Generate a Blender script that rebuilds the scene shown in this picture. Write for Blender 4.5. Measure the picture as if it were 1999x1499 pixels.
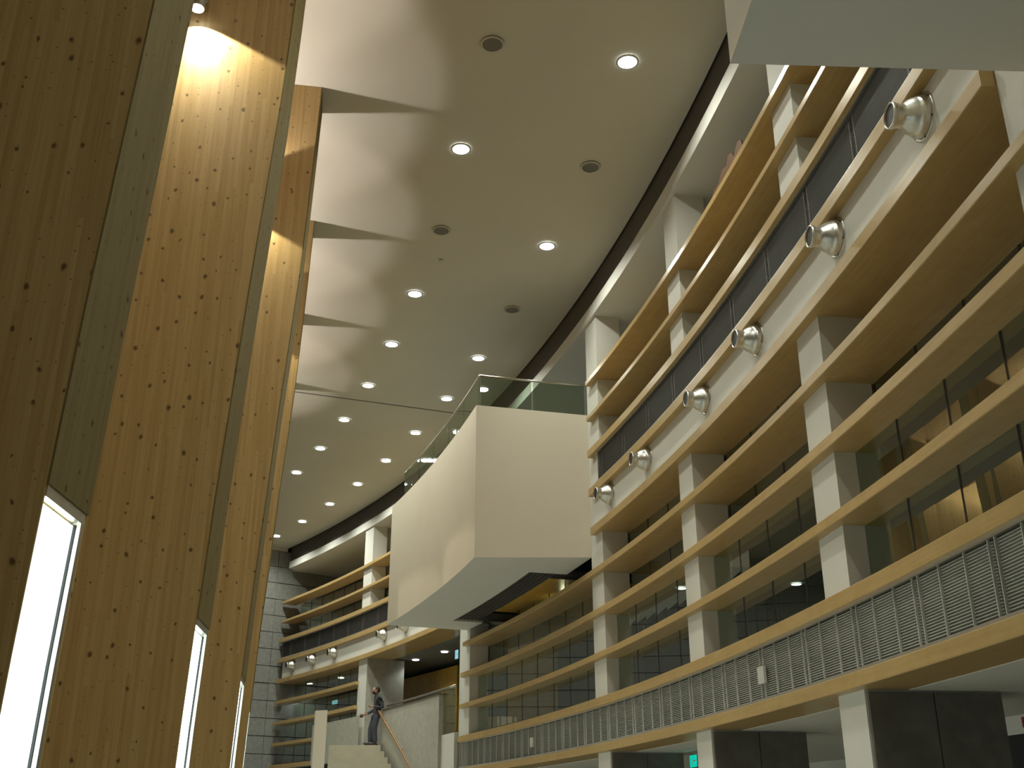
import bpy, bmesh, math, random
from mathutils import Vector, Matrix
random.seed(7)
for o in list(bpy.data.objects): bpy.data.objects.remove(o)
SC = bpy.context.scene
COL = SC.collection

# ------------------------------------------------------------------ camera, world, exposure
Z0 = 1.90                                  # eye height above the hall floor
CX, CY = -56.8628, 2.7452                  # centre of the curved hall in plan
cd = bpy.data.cameras.new('camera'); cam = bpy.data.objects.new('camera', cd); COL.objects.link(cam)
cam.location = (0, 0, Z0); cam.rotation_euler = (math.radians(90) + 0.390336, 0, 0)
cd.sensor_width = 36; cd.lens = 2096.5 * 36 / 1999; cd.clip_end = 300
SC.camera = cam
w = bpy.data.worlds.new('night'); SC.world = w; w.use_nodes = True
w.node_tree.nodes['Background'].inputs[0].default_value = (.02, .022, .025, 1)
w.node_tree.nodes['Background'].inputs[1].default_value = 0.3
vs = SC.view_settings
vs.view_transform = 'Standard'; vs.look = 'None'; vs.gamma = 1; vs.use_curve_mapping = False; vs.exposure = 0.06
SC.cycles.use_adaptive_sampling = True; SC.cycles.adaptive_threshold = .05; SC.cycles.use_denoising = True
SC.cycles.max_bounces = 5; SC.cycles.diffuse_bounces = 3; SC.cycles.glossy_bounces = 3; SC.cycles.transparent_max_bounces = 16
SC.cycles.sample_clamp_indirect = 4

E_DOWN, E_UP, E_SIDE = 56, 150, 250
C_DOWN = (.97, 1, .87); C_SIDE = (1, .91, .70); C_UP = (1, .90, .85)

# ------------------------------------------------------------------ geometry helpers
def P(r, a, h):
    t = math.radians(a); return Vector((CX + r*math.cos(t), CY + r*math.sin(t), Z0 + h))

def tag(o, label=None, cat=None, group=None, kind=None):
    if label: o['label'] = label
    if cat: o['category'] = cat
    if group: o['group'] = group
    if kind: o['kind'] = kind
    return o

def link(name, me, mat=None, parent=None, smooth=False):
    if mat is not None: me.materials.append(mat)
    if smooth:
        for p in me.polygons: p.use_smooth = True
    o = bpy.data.objects.new(name, me); COL.objects.link(o)
    if parent: o.parent = parent
    return o

def empty(name, loc=(0,0,0), rz=0):
    o = bpy.data.objects.new(name, None); COL.objects.link(o)
    o.location = loc; o.rotation_euler = (0, 0, rz); o.empty_display_size = .2
    return o

class MB:
    def __init__(s): s.v = []; s.f = []; s.uv = []
    def add(s, vs, fs, uvs=None):
        n = len(s.v); s.v += [tuple(v) for v in vs]
        for i, f in enumerate(fs):
            s.f.append([n + k for k in f])
            s.uv.append(uvs[i] if uvs else [(0, 0)] * len(f))
    def box(s, x0, x1, y0, y1, z0, z1):
        v = [(x0,y0,z0),(x1,y0,z0),(x1,y1,z0),(x0,y1,z0),(x0,y0,z1),(x1,y0,z1),(x1,y1,z1),(x0,y1,z1)]
        s.add(v, [(0,3,2,1),(4,5,6,7),(0,1,5,4),(1,2,6,5),(2,3,7,6),(3,0,4,7)])
        return s
    def prism(s, pts, z0, z1):                       # plan polygon (ccw), straight up
        n = len(pts); v = [(p[0],p[1],z0) for p in pts] + [(p[0],p[1],z1) for p in pts]
        s.add(v, [tuple(range(n-1,-1,-1)), tuple(range(n,2*n))] + [(i,(i+1)%n,n+(i+1)%n,n+i) for i in range(n)])
        return s
    def arc(s, sec, a0, a1, step=.7):                # (r,h) section swept round the hall centre
        n = max(1, int(math.ceil((a1-a0)/step))); m = len(sec)
        per = [0]
        for i in range(m): per.append(per[-1] + math.hypot(sec[(i+1)%m][0]-sec[i][0], sec[(i+1)%m][1]-sec[i][1]))
        v = []
        for k in range(n+1):
            a = a0 + (a1-a0)*k/n
            v += [P(r, a, h) for r, h in sec]
        fs = []; uv = []
        for k in range(n):
            u0 = math.radians(a0+(a1-a0)*k/n)*60; u1 = math.radians(a0+(a1-a0)*(k+1)/n)*60
            for i in range(m):
                j = (i+1) % m
                fs.append((k*m+i, k*m+j, (k+1)*m+j, (k+1)*m+i))
                uv.append([(u0,per[i]),(u0,per[i+1]),(u1,per[i+1]),(u1,per[i])])
        fs.append(tuple(range(m-1,-1,-1))); uv.append([(sec[i][0],sec[i][1]) for i in range(m-1,-1,-1)])
        fs.append(tuple(n*m+i for i in range(m))); uv.append([sec[i] for i in range(m)])
        s.add(v, fs, uv)
        return s
    def lathe(s, prof, n=24, M=None, cap0=False, cap1=False):   # (radius, along) about local X
        v = []
        for k in range(n):
            t = 2*math.pi*k/n
            v += [Vector((x, r*math.cos(t), r*math.sin(t))) for r, x in prof]
        m = len(prof)
        if M: v = [M @ p for p in v]
        fs = []
        for k in range(n):
            k2 = (k+1) % n
            fs += [(k*m+i, k*m+i+1, k2*m+i+1, k2*m+i) for i in range(m-1)]
        if cap0: fs.append(tuple(k*m for k in range(n-1,-1,-1)))
        if cap1: fs.append(tuple(k*m+m-1 for k in range(n)))
        s.add(v, fs)
        return s
    def tube(s, pts, rad, n=10):
        pts = [Vector(p) for p in pts]; v = []
        for i, p in enumerate(pts):
            d = (pts[min(i+1,len(pts)-1)] - pts[max(i-1,0)]).normalized()
            up = Vector((0,0,1)) if abs(d.z) < .9 else Vector((1,0,0))
            e1 = d.cross(up).normalized(); e2 = d.cross(e1)
            v += [p + rad*(math.cos(2*math.pi*k/n)*e1 + math.sin(2*math.pi*k/n)*e2) for k in range(n)]
        fs = []
        for i in range(len(pts)-1):
            fs += [(i*n+k, i*n+(k+1)%n, (i+1)*n+(k+1)%n, (i+1)*n+k) for k in range(n)]
        fs += [tuple(range(n-1,-1,-1)), tuple((len(pts)-1)*n+k for k in range(n))]
        s.add(v, fs)
        return s
    def mesh(s, name='mesh'):
        me = bpy.data.meshes.new(name); me.from_pydata(s.v, [], s.f)
        l = me.uv_layers.new(name='UVMap'); i = 0
        for f in s.uv:
            for c in f: l.data[i].uv = c; i += 1
        bm = bmesh.new(); bm.from_mesh(me); bmesh.ops.recalc_face_normals(bm, faces=bm.faces); bm.to_mesh(me); bm.free()
        return me
    def build(s, name, mat, parent=None, smooth=False):
        return link(name, s.mesh(name), mat, parent, smooth)

def rect(r0, r1, h0, h1): return [(r0,h0),(r1,h0),(r1,h1),(r0,h1)]

def copy_tree(o, parent=None):
    c = o.copy(); COL.objects.link(c); c.parent = parent
    for ch in list(o.children): copy_tree(ch, c)
    return c

# ------------------------------------------------------------------ materials
def mat(name):
    m = bpy.data.materials.new(name); m.use_nodes = True
    return m, m.node_tree.nodes, m.node_tree.links, m.node_tree.nodes['Principled BSDF']

def flat(name, col, rough=.6, metal=0, var=.06, scale=3, bump=0, spec=.5, coat=0):
    m, N, L, B = mat(name)
    B.inputs['Roughness'].default_value = rough; B.inputs['Metallic'].default_value = metal
    B.inputs['Specular IOR Level'].default_value = spec; B.inputs['Coat Weight'].default_value = coat
    tc = N.new('ShaderNodeTexCoord'); nz = N.new('ShaderNodeTexNoise')
    nz.inputs['Scale'].default_value = scale; nz.inputs['Detail'].default_value = 6
    L.new(tc.outputs['Object'], nz.inputs['Vector'])
    r = N.new('ShaderNodeValToRGB')
    r.color_ramp.elements[0].position = .3; r.color_ramp.elements[1].position = .7
    r.color_ramp.elements[0].color = tuple(c*(1-var) for c in col) + (1,)
    r.color_ramp.elements[1].color = tuple(min(1, c*(1+var)) for c in col) + (1,)
    L.new(nz.outputs['Fac'], r.inputs['Fac']); L.new(r.outputs['Color'], B.inputs['Base Color'])
    if bump:
        n2 = N.new('ShaderNodeTexNoise'); n2.inputs['Scale'].default_value = 90; n2.inputs['Detail'].default_value = 4
        L.new(tc.outputs['Object'], n2.inputs['Vector'])
        b = N.new('ShaderNodeBump'); b.inputs['Strength'].default_value = bump; b.inputs['Distance'].default_value = .01
        L.new(n2.outputs['Fac'], b.inputs['Height']); L.new(b.outputs['Normal'], B.inputs['Normal'])
    return m

def emit(name, col, strength):
    m, N, L, B = mat(name)
    B.inputs['Base Color'].default_value = col + (1,); B.inputs['Emission Color'].default_value = col + (1,)
    B.inputs['Emission Strength'].default_value = strength
    return m

def math_node(N, L, op, a, b=None, c=None):
    n = N.new('ShaderNodeMath'); n.operation = op
    for i, x in enumerate((a, b, c)):
        if x is None: continue
        if isinstance(x, (int, float)): n.inputs[i].default_value = x
        else: L.new(x, n.inputs[i])
    return n.outputs[0]

def knotty_wood(name='knotty_spruce', C0=(.40,.265,.10,1), C1=(.58,.43,.20,1), rough=.48, spec=.35):                                    # laminated spruce: narrow staves, dark knots
    m, N, L, B = mat(name)
    tc = N.new('ShaderNodeTexCoord'); oi = N.new('ShaderNodeObjectInfo')
    off = N.new('ShaderNodeVectorMath'); off.operation = 'ADD'
    rnd = math_node(N, L, 'MULTIPLY', oi.outputs['Random'], 37.0)
    cmb = N.new('ShaderNodeCombineXYZ'); L.new(rnd, cmb.inputs[2]); 
    L.new(tc.outputs['Object'], off.inputs[0]); L.new(cmb.outputs[0], off.inputs[1])
    sep = N.new('ShaderNodeSeparateXYZ'); L.new(off.outputs[0], sep.inputs[0])
    X, Y, Z = sep.outputs
    sx = math_node(N, L, 'FLOOR', math_node(N, L, 'DIVIDE', math_node(N, L, 'ADD', X, Y), .030))
    sz = math_node(N, L, 'FLOOR', math_node(N, L, 'DIVIDE', math_node(N, L, 'ADD', Z, math_node(N, L, 'MULTIPLY', sx, 1.37)), 2.3))
    cv = N.new('ShaderNodeCombineXYZ'); L.new(sx, cv.inputs[0]); L.new(sz, cv.inputs[1])
    wn = N.new('ShaderNodeTexWhiteNoise'); wn.noise_dimensions = '2D'; L.new(cv.outputs[0], wn.inputs['Vector'])
    mp = N.new('ShaderNodeMapping'); mp.inputs['Scale'].default_value = (70, 70, 1.6); L.new(off.outputs[0], mp.inputs[0])
    gr = N.new('ShaderNodeTexNoise'); gr.inputs['Scale'].default_value = 1; gr.inputs['Detail'].default_value = 5; L.new(mp.outputs[0], gr.inputs['Vector'])
    big = N.new('ShaderNodeTexNoise'); big.inputs['Scale'].default_value = .8; L.new(off.outputs[0], big.inputs['Vector'])
    t = math_node(N, L, 'ADD', math_node(N, L, 'MULTIPLY', wn.outputs['Value'], .24), math_node(N, L, 'MULTIPLY', gr.outputs['Fac'], .55))
    t = math_node(N, L, 'ADD', t, math_node(N, L, 'MULTIPLY', big.outputs['Fac'], .15))
    ramp = N.new('ShaderNodeValToRGB'); e = ramp.color_ramp.elements
    e[0].position = .25; e[0].color = C0; e[1].position = .8; e[1].color = C1
    L.new(t, ramp.inputs['Fac'])
    # knots, laid out on the board's own surface
    def knots(scale, zs, k0, k1, pw, wobble, depth, prev, colr):
        c2 = N.new('ShaderNodeCombineXYZ'); L.new(math_node(N, L, 'ADD', X, Y), c2.inputs[0]); L.new(math_node(N, L, 'MULTIPLY', Z, zs), c2.inputs[1])
        wob = N.new('ShaderNodeTexNoise'); wob.inputs['Scale'].default_value = 26; L.new(off.outputs[0], wob.inputs['Vector'])
        wm = N.new('ShaderNodeVectorMath'); wm.operation = 'MULTIPLY_ADD'; wm.inputs[1].default_value = (wobble,)*3
        L.new(wob.outputs['Color'], wm.inputs[0]); L.new(c2.outputs[0], wm.inputs[2])
        vo = N.new('ShaderNodeTexVoronoi'); vo.voronoi_dimensions = '2D'; vo.inputs['Scale'].default_value = scale; L.new(wm.outputs[0], vo.inputs['Vector'])
        sc = N.new('ShaderNodeSeparateColor'); L.new(vo.outputs['Color'], sc.inputs[0])
        size = math_node(N, L, 'MULTIPLY_ADD', math_node(N, L, 'POWER', sc.outputs[0], pw), k1, k0)
        ratio = math_node(N, L, 'DIVIDE', vo.outputs['Distance'], size)
        mr = N.new('ShaderNodeMapRange'); mr.inputs[1].default_value = .5; mr.inputs[2].default_value = 1.25
        mr.inputs[3].default_value = depth; mr.inputs[4].default_value = 0; L.new(ratio, mr.inputs[0])
        mx = N.new('ShaderNodeMix'); mx.data_type = 'RGBA'
        L.new(mr.outputs[0], mx.inputs['Factor']); L.new(prev, mx.inputs['A']); mx.inputs['B'].default_value = colr
        return mx
    mx = knots(6.0, .75, .02, .095, 1.7, .022, .82, ramp.outputs['Color'], (.06, .025, .007, 1))
    mx = knots(10, 1.6, .006, .08, 2.2, .03, .6, mx.outputs['Result'], (.11, .05, .015, 1))
    L.new(mx.outputs['Result'], B.inputs['Base Color'])
    B.inputs['Roughness'].default_value = rough; B.inputs['Specular IOR Level'].default_value = spec
    return m

def shelf_wood(name, c0, c1, rough=.3):
    m, N, L, B = mat(name)
    uv = N.new('ShaderNodeUVMap'); mp = N.new('ShaderNodeMapping'); mp.inputs['Scale'].default_value = (1.3, 26, 1); L.new(uv.outputs[0], mp.inputs[0])
    g = N.new('ShaderNodeTexNoise'); g.inputs['Scale'].default_value = 1; g.inputs['Detail'].default_value = 6; L.new(mp.outputs[0], g.inputs['Vector'])
    tc = N.new('ShaderNodeTexCoord'); b2 = N.new('ShaderNodeTexNoise'); b2.inputs['Scale'].default_value = 5; b2.inputs['Detail'].default_value = 4
    L.new(tc.outputs['Object'], b2.inputs['Vector'])
    t = math_node(N, L, 'ADD', math_node(N, L, 'MULTIPLY', g.outputs['Fac'], .55), math_node(N, L, 'MULTIPLY', b2.outputs['Fac'], .45))
    r = N.new('ShaderNodeValToRGB'); e = r.color_ramp.elements
    e[0].position = .32; e[0].color = c0 + (1,); e[1].position = .68; e[1].color = c1 + (1,)
    L.new(t, r.inputs['Fac']); L.new(r.outputs['Color'], B.inputs['Base Color'])
    B.inputs['Roughness'].default_value = rough; B.inputs['Specular IOR Level'].default_value = .28
    return m

def glass_mat(name, tint, base=.06):
    m, N, L, B = mat(name)
    N.remove(B); out = N['Material Output']
    tr = N.new('ShaderNodeBsdfTransparent'); tr.inputs[0].default_value = tint + (1,)
    gl = N.new('ShaderNodeBsdfGlossy'); gl.inputs['Roughness'].default_value = .01; gl.inputs[0].default_value = (.95, 1, .97, 1)
    fr = N.new('ShaderNodeFresnel'); fr.inputs[0].default_value = 1.5
    geo = N.new('ShaderNodeNewGeometry')                # both faces' reflection on the front face only
    f = math_node(N, L, 'MINIMUM', math_node(N, L, 'ADD', math_node(N, L, 'MULTIPLY', fr.outputs[0], 1.5), base), 1.0)
    f = math_node(N, L, 'MULTIPLY', f, math_node(N, L, 'SUBTRACT', 1.0, geo.outputs['Backfacing']))
    mx = N.new('ShaderNodeMixShader'); L.new(f, mx.inputs[0]); L.new(tr.outputs[0], mx.inputs[1]); L.new(gl.outputs[0], mx.inputs[2])
    L.new(mx.outputs[0], out.inputs[0])
    return m

M = {}
M['spruce'] = knotty_wood()
M['spruce_shade'] = knotty_wood('shade_toned_spruce_edge', (.17,.127,.05,1), (.235,.185,.08,1), .8, .08)  # darker spruce for the fin ends; their dim light is painted into the colour
M['maple'] = shelf_wood('maple_veneer', (.405, .27, .105), (.50, .35, .155))
M['gold'] = shelf_wood('golden_veneer', (.55, .30, .04), (.75, .47, .10), .35)
M['plaster'] = flat('white_plaster', (.66, .65, .60), .7, var=.02, scale=1.2, bump=.03)
M['ceil'] = flat('ceiling_plaster', (.57, .545, .455), .8, var=.02, scale=.8)
M['cream'] = flat('cream_plaster', (.62, .56, .455), .75, var=.02, scale=1.2)
M['slot'] = flat('dark_recess_paint', (.075, .065, .055), .7)
M['stone'] = flat('grey_limestone', (.25, .255, .24), .65, var=.14, scale=9, bump=.1)
M['cladding'] = flat('dark_stone_cladding', (.135, .128, .112), .5, var=.2, scale=6)
M['concrete'] = flat('fair_faced_concrete', (.39, .38, .325), .75, var=.10, scale=7)
M['stairstone'] = flat('pale_stair_stone', (.42, .395, .31), .7, var=.06, scale=4)
M['floor'] = flat('pale_floor_stone', (.44, .43, .375), .4, var=.05, scale=1.5)
M['carpet'] = flat('dark_interior', (.10, .10, .095), .8)
M['inwall'] = flat('interior_grey', (.20, .20, .175), .7, var=.05)
M['black'] = flat('matt_black', (.012, .012, .013), .6)
M['alu'] = flat('satin_aluminium', (.60, .59, .55), .33, .9, var=.05, scale=20)
M['louvre'] = flat('grey_louvre_metal', (.60, .595, .54), .5, 0, var=.05)
M['mullion'] = flat('pale_grey_metal', (.52, .515, .47), .5, 0, var=.05)
M['dark_louvre'] = flat('dark_louvre_metal', (.165, .155, .145), .5, .3, var=.05)
M['steel'] = flat('brushed_steel', (.50, .48, .43), .28, 1, var=.05, scale=40)
M['grillecloth'] = flat('speaker_mesh', (.16, .155, .13), .7, var=.2, scale=160)
M['glass'] = glass_mat('tinted_glass', (.80, .86, .79), .05)
M['railglass'] = glass_mat('rail_glass', (.66, .74, .68), .06)
M['lamp'] = emit('lamp_glow', (.93, .97, 1.0), 14)
M['inlamp'] = emit('room_lamp_glow', (.9, .97, 1.0), 9)
M['panel'] = emit('cool_light_panel', (.84, 1.0, .94), 4.5)
M['exit'] = emit('green_exit', (.0, .55, .42), .8)
M['exitb'] = emit('blue_exit', (.25, .62, .75), .9)
M['red'] = flat('red_paint', (.30, .012, .015), .5)
M['card'] = flat('brown_card', (.105, .046, .02), .8, var=.2, scale=12)
M['oak'] = shelf_wood('oak_rail', (.22, .105, .035), (.30, .15, .05))

# ------------------------------------------------------------------ heights (above the eye)
HB = dict(A=(7.16, 7.25), B=(6.495, 6.575), C=(5.83, 5.96), D=(5.14, 5.275), E=(4.465, 4.595),
          F=(3.79, 3.885), G=(3.11, 3.215), H=(2.435, 2.53), I=(1.72, 1.85), J=(1.045, 1.17))
ZF, ZC = -Z0, 9.14
A_NEAR, A_END = -9.0, 35.3

# ------------------------------------------------------------------ structure
def structure(o, label=None): return tag(o, label, kind='structure')
structure(MB().arc(rect(46, 68, ZF-.3, ZF), -34, 40, 2).build('floor', M['floor']))
ceiling = structure(MB().arc(rect(50.5, 60.07, ZC, ZC+.25), -34, 36.4, .7).build('ceiling', M['ceil']))
MB().arc(rect(55.4, 60.05, ZC-.004, ZC+.01), 20.98, 21.02).build('expansion_joint', M['slot'], ceiling)
# far end wall of stone courses
wall_end = structure(MB().arc(rect(50.5, 66, ZF, ZC+.2), 35.95, 36.4).build('wall_end', M['slot']))
zc = ZC - .07 - .57*20; k = 0
zz = ZC - .11
course = 0
while zz > ZF:
    z1 = zz; z0 = max(ZF, zz - .57)
    edges = [52.2, 56.2, 59.78, 63.2]
    for r0, r1 in zip(edges[:-1], edges[1:]):
        pr = random.uniform(0, .03)
        MB().arc(rect(r0+.006, r1-.006, z0+.022, z1), 35.62 - math.degrees(pr/60), 35.96).build('stone_block', M['stone'], wall_end)
    zz -= .57; course += 1
MB().arc(rect(52.2, 60.07, ZC-.10, ZC-.001), 35.55, 35.96).build('cornice', M['cream'], wall_end)
structure(MB().arc(rect(46, 68, ZF, ZC+.2), -34.4, -34).build('wall_near', M['plaster']))
structure(MB().arc(rect(50.9, 51.2, ZF, ZC+.2), -34, 36.4, 1.5).build('wall_left', M['spruce']))

# right-hand facade: slabs, bands and the rooms behind them
wall_right = structure(MB().arc(rect(66.6, 66.9, ZF, ZC), -34, 40, 1.5).build('wall_right', M['inwall']))
def fac(name, sec, a0, a1, m): return MB().arc(sec, a0, a1).build(name, M[m], wall_right)
fac('shadow_gap', rect(60.10, 60.4, 8.62, ZC+.05), A_NEAR, A_END, 'slot')
fac('roof_fascia', rect(60.05, 60.3, 8.38, 8.62), A_NEAR, A_END, 'plaster')
fac('upper_ceiling', rect(60.3, 66.7, 8.385, 8.6), A_NEAR, 39, 'plaster')
fac('roof_slab', rect(60.35, 67, 8.7, ZC+.3), A_NEAR, 40, 'slot')
fac('upper_floor_slab', rect(60.16, 66.7, 5.0, 5.95), A_NEAR, 39, 'carpet')
fac('plaster_band', rect(60.10, 60.3, 4.59, 5.15), A_NEAR, 14.45, 'plaster')
fac('plaster_band', rect(60.10, 60.3, 4.59, 5.15), 21.5, A_END, 'plaster')
fac('middle_ceiling', rect(60.3, 66.7, 4.50, 4.7), A_NEAR, 15.7, 'inwall')
fac('middle_ceiling', rect(62.3, 66.7, 4.50, 4.7), 15.7, 20.7, 'inwall')
fac('middle_ceiling', rect(60.3, 66.7, 4.50, 4.7), 20.7, 39, 'inwall')
fac('lower_floor_slab', rect(60.16, 66.7, 1.10, 1.90), A_NEAR, 39, 'carpet')
fac('ground_ceiling', rect(60.5, 66.7, 1.04, 1.12), A_NEAR, 39, 'plaster')
fac('upper_back_wall', rect(62.2, 62.4, 5.95, 8.39), A_NEAR, 21.8, 'plaster')
fac('room_back_wall', rect(66.3, 66.5, 1.9, 4.52), A_NEAR, 22, 'inwall')
fac('stair_hall_panel', rect(62.6, 62.7, 1.95, 4.35), 22.4, 27.6, 'gold')
fac('stair_hall_panel', rect(62.6, 62.7, 1.95, 4.35), 28.0, 33, 'gold')
fac('side_wall', rect(60.1, 61.25, 1.95, 4.47), 28.72, 28.8, 'concrete')
fac('side_wall', rect(60.1, 61.25, 1.95, 4.47), 22.1, 22.18, 'concrete')
fac('ground_back_wall', rect(64.6, 64.8, ZF, 1.1), A_NEAR, 39, 'plaster')

# ------------------------------------------------------------------ glazing
GN = 0
def window(a0, a1, rows, label_mat='glass'):
    global GN
    GN += 1
    root = structure(empty('window_%d' % GN, P(60.4, (a0+a1)/2, rows[0][1])))
    root.rotation_euler = (0, 0, 0)
    n = max(1, round((a1-a0)/.86)); d = (a1-a0)/n
    inv = Matrix.Translation(-root.location)
    for r, z0, z1 in rows:
        for k in range(n):
            g = .012 if k else 0; g2 = .012 if k < n-1 else 0
            me = MB().arc(rect(r, r+.012, z0, z1), a0+k*d+g, a0+(k+1)*d-g2).mesh('pane')
            me.transform(inv)
            link('pane', me, M['glass'], root)
            if k:
                me = MB().arc(rect(r-.002, r+.014, z0, z1), a0+k*d-.012, a0+k*d+.012).mesh('seal'); me.transform(inv)
                link('seal', me, M['black'], root)
    return root
LOW = [(60.56, HB['F'][1], HB['E'][0]), (60.56, HB['G'][1], HB['F'][0]), (60.30, HB['H'][1], HB['G'][0]), (60.30, HB['I'][1], HB['H'][0])]
UPP = [(60.56, HB['B'][1], HB['A'][0]), (60.56, HB['C'][1], HB['B'][0])]
for a0, a1 in ((-1.1, 2.3), (2.86, 6.13), (6.66, 10.02), (10.52, 13.90), (14.46, 21.5), (29.36, 35.2)): window(a0, a1, LOW)
for a0, a1 in ((2.86, 6.13), (6.66, 10.02), (10.52, 13.90), (22.2, 28.75), (29.36, 35.2)): window(a0, a1, UPP)

# ------------------------------------------------------------------ white wall columns of the facade
def column(a0, a1, label, z1=8.40, z0=1.85, ground=True, side=1.25):
    root = tag(empty('column', P(60.3, (a0+a1)/2, ZF)), label, 'column', 'white columns of the curved facade')
    inv = Matrix.Translation(-root.location)
    def part(name, sec, b0, b1, m):
        me = MB().arc(sec, b0, b1).mesh(name); me.transform(inv); return link(name, me, M[m], root)
    part('shaft', rect(60.10, 60.54, z0, z1), a0, a1, 'plaster')
    if ground:
        part('base_shaft', rect(60.12, 61.28, ZF, 1.045), a0+.012, a1, 'plaster')
        part('cladding_slab', rect(60.14, 60.695, ZF, 1.025), a0-.02, a0+.012, 'cladding')
        part('cladding_slab', rect(60.705, 61.29, ZF, 1.025), a0-.02, a0+.012, 'cladding')
    return root
column(2.30, 2.85, 'white column at upper right under the near balcony')
column(6.13, 6.66, 'white column second from the right, running up behind the timber shelves')
column(10.02, 10.52, 'white column third from the right, in the middle of the near shelves')
column(13.90, 14.46, 'white column touching the near side of the central balcony')
column(21.52, 22.18, 'white column below the far end of the central balcony, beside the stair opening', z1=4.3)
column(28.74, 29.36, 'white column standing behind the person on the stair landing')
column(-1.65, -1.1, 'white column at the very right edge', z1=4.3)

# ------------------------------------------------------------------ timber shelves and rails
def shelf(key, r1, a0, a1, label, r0=60.0, name='timber_shelf', group='timber shelves of the curved facade'):
    z0, z1 = HB[key]; b = .006
    sec = [(r0+b, z0), (r1, z0), (r1, z1), (r0+b, z1), (r0, z1-b), (r0, z0+b)]
    me = MB().arc(sec, a0, a1, .5).mesh('timber_shelf')
    o = link(name, me, M['maple']); tag(o, label, 'shelf' if name == 'timber_shelf' else 'rail', group)
    # finer: origin at the shelf's middle
    c = P((r0+r1)/2, (a0+a1)/2, z0); me.transform(Matrix.Translation(-c)); o.location = c
    return o
shelf('A', 60.56, 2.85, 14.25, 'topmost timber shelf on the near facade, with brown card lying on it')
shelf('B', 60.56, 2.85, 14.25, 'second timber shelf from the top on the near facade')
shelf('C', 60.16, 2.85, 14.25, 'timber rail along the top edge of the upper near grille', name='timber_rail')
shelf('D', 60.105, 2.85, 14.25, 'timber rail between the upper near grille and the white band with nozzles', name='timber_rail')
shelf('E', 61.6, 2.86, 14.2, 'wide timber shelf directly under the white band with the row of big nozzles')
shelf('F', 60.56, -2.0, 21.75, 'timber shelf first below the wide one, passing under the balcony soffit')
shelf('G', 60.44, -2.0, 21.85, 'timber shelf midway between the white nozzle band and the lower grille')
shelf('H', 60.44, -2.0, 21.9, 'lowest timber shelf above the lower grille, in front of dark glass')
shelf('I', 60.20, -2.0, 21.95, 'long timber rail along the top edge of the lower grille', name='timber_rail')
shelf('J', 60.50, -2.0, 22.0, 'lowest long timber rail under the lower grille, above the ground floor columns', name='timber_rail')
far = 'far facade beside the stone wall'
shelf('A', 60.5, 21.9, 35.5, 'topmost timber shelf of the '+far)
shelf('B', 60.5, 21.9, 35.5, 'second timber shelf from the top of the '+far)
shelf('C', 60.16, 21.9, 35.5, 'timber rail above the dark grille of the '+far, name='timber_rail')
shelf('D', 60.105, 21.9, 35.5, 'timber rail under the dark grille of the '+far, name='timber_rail')
shelf('E', 60.85, 22.19, 35.5, 'timber shelf under the small nozzles of the '+far)
shelf('F', 60.44, 29.3, 35.5, 'timber shelf first below the small nozzles, left of the stair landing')
shelf('G', 60.44, 29.3, 35.5, 'timber shelf just above the white stair post, left of the standing person')
shelf('H', 60.44, 29.3, 35.5, 'timber shelf left of the white stair post, second from the bottom edge')
shelf('I', 60.20, 29.3, 35.5, 'lowest far timber rail at the bottom edge, left of the white stair post', name='timber_rail')

# ------------------------------------------------------------------ ventilation grilles
def grille(a0, a1, z0, z1, label, metal, pitch_a, nsl, start, budget, cells=3, plates=()):
    mid = P(60.06, (a0+a1)/2, z0)
    root = tag(empty('ventilation_grille', mid), label, 'grille', 'metal ventilation grilles in the curved facade')
    inv = Matrix.Translation(-mid)
    def part(name, sec, b0, b1, m, par=root, kind=None):
        me = MB().arc(sec, b0, b1).mesh(name); me.transform(inv); o = link(name, me, M[m], par)
        if kind: o['kind'] = kind
        return o
    part('backing', rect(60.13, 60.15, z0, z1), a0, a1, 'black')
    part('edge_strip', rect(60.02, 60.12, z0, z0+.028), a0, a1, 'alu')
    part('edge_strip', rect(60.04, 60.12, z1-.02, z1), a0, a1, 'alu')
    zs0, zs1 = z0+.034, z1-.024; p = (zs1-zs0)/nsl
    bounds = []
    a = start
    while a - pitch_a > a0: a -= pitch_a
    while a < a1: bounds.append(a); a += pitch_a
    bounds = [a0] + [b for b in bounds if a0+.1 < b < a1-.1] + [a1]
    rest = MB(); rest_n = 0
    for b0, b1 in zip(bounds[:-1], bounds[1:]):
        pf = root
        for c in range(cells+1):
            ac = b0 + (b1-b0)*c/cells
            if c == 0: ac += .045
            if c == cells: ac -= .045
            part('mullion', rect(60.05, 60.066, z0+.02, z1-.01) if cells > 1 else rect(60.068, 60.08, z0+.02, z1-.01), ac-.0045, ac+.0045, 'mullion' if cells > 1 else metal)
        base = None
        for s in range(nsl):
            zz = zs0 + p*(s+.28)
            sec = rect(60.068, 60.110, zz, zz+p*.18)
            if budget > 0 and b1 > 2.6:
                me = MB().arc(sec, b0+.01, b1-.01, 2).mesh('slat'); me.transform(inv); link('slat', me, M[metal], pf); budget -= 1
            else:
                rest.arc(sec, b0+.01, b1-.01, 2); rest_n += 1
    if rest_n:
        me = rest.mesh('slats'); me.transform(inv); o = link('slats', me, M[metal], root); o['kind'] = 'stuff'
    for a, z in plates:
        part('access_plate', rect(60.03, 60.06, z-.085, z+.085), a-.085, a+.085, 'mullion')
    return root
grille(-2.0, 21.9, HB['J'][1], HB['I'][0], 'long horizontal slatted grille between the two lowest timber rails', 'louvre', 1.108, 23, 3.80, 299, plates=((8.22, 1.43), (17.6, 1.43)))
grille(2.86, 13.95, HB['D'][1], HB['C'][0], 'dark fine slatted grille above the big nozzles on the near facade', 'dark_louvre', 1.108, 26, 3.80, 0, 1)
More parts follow.
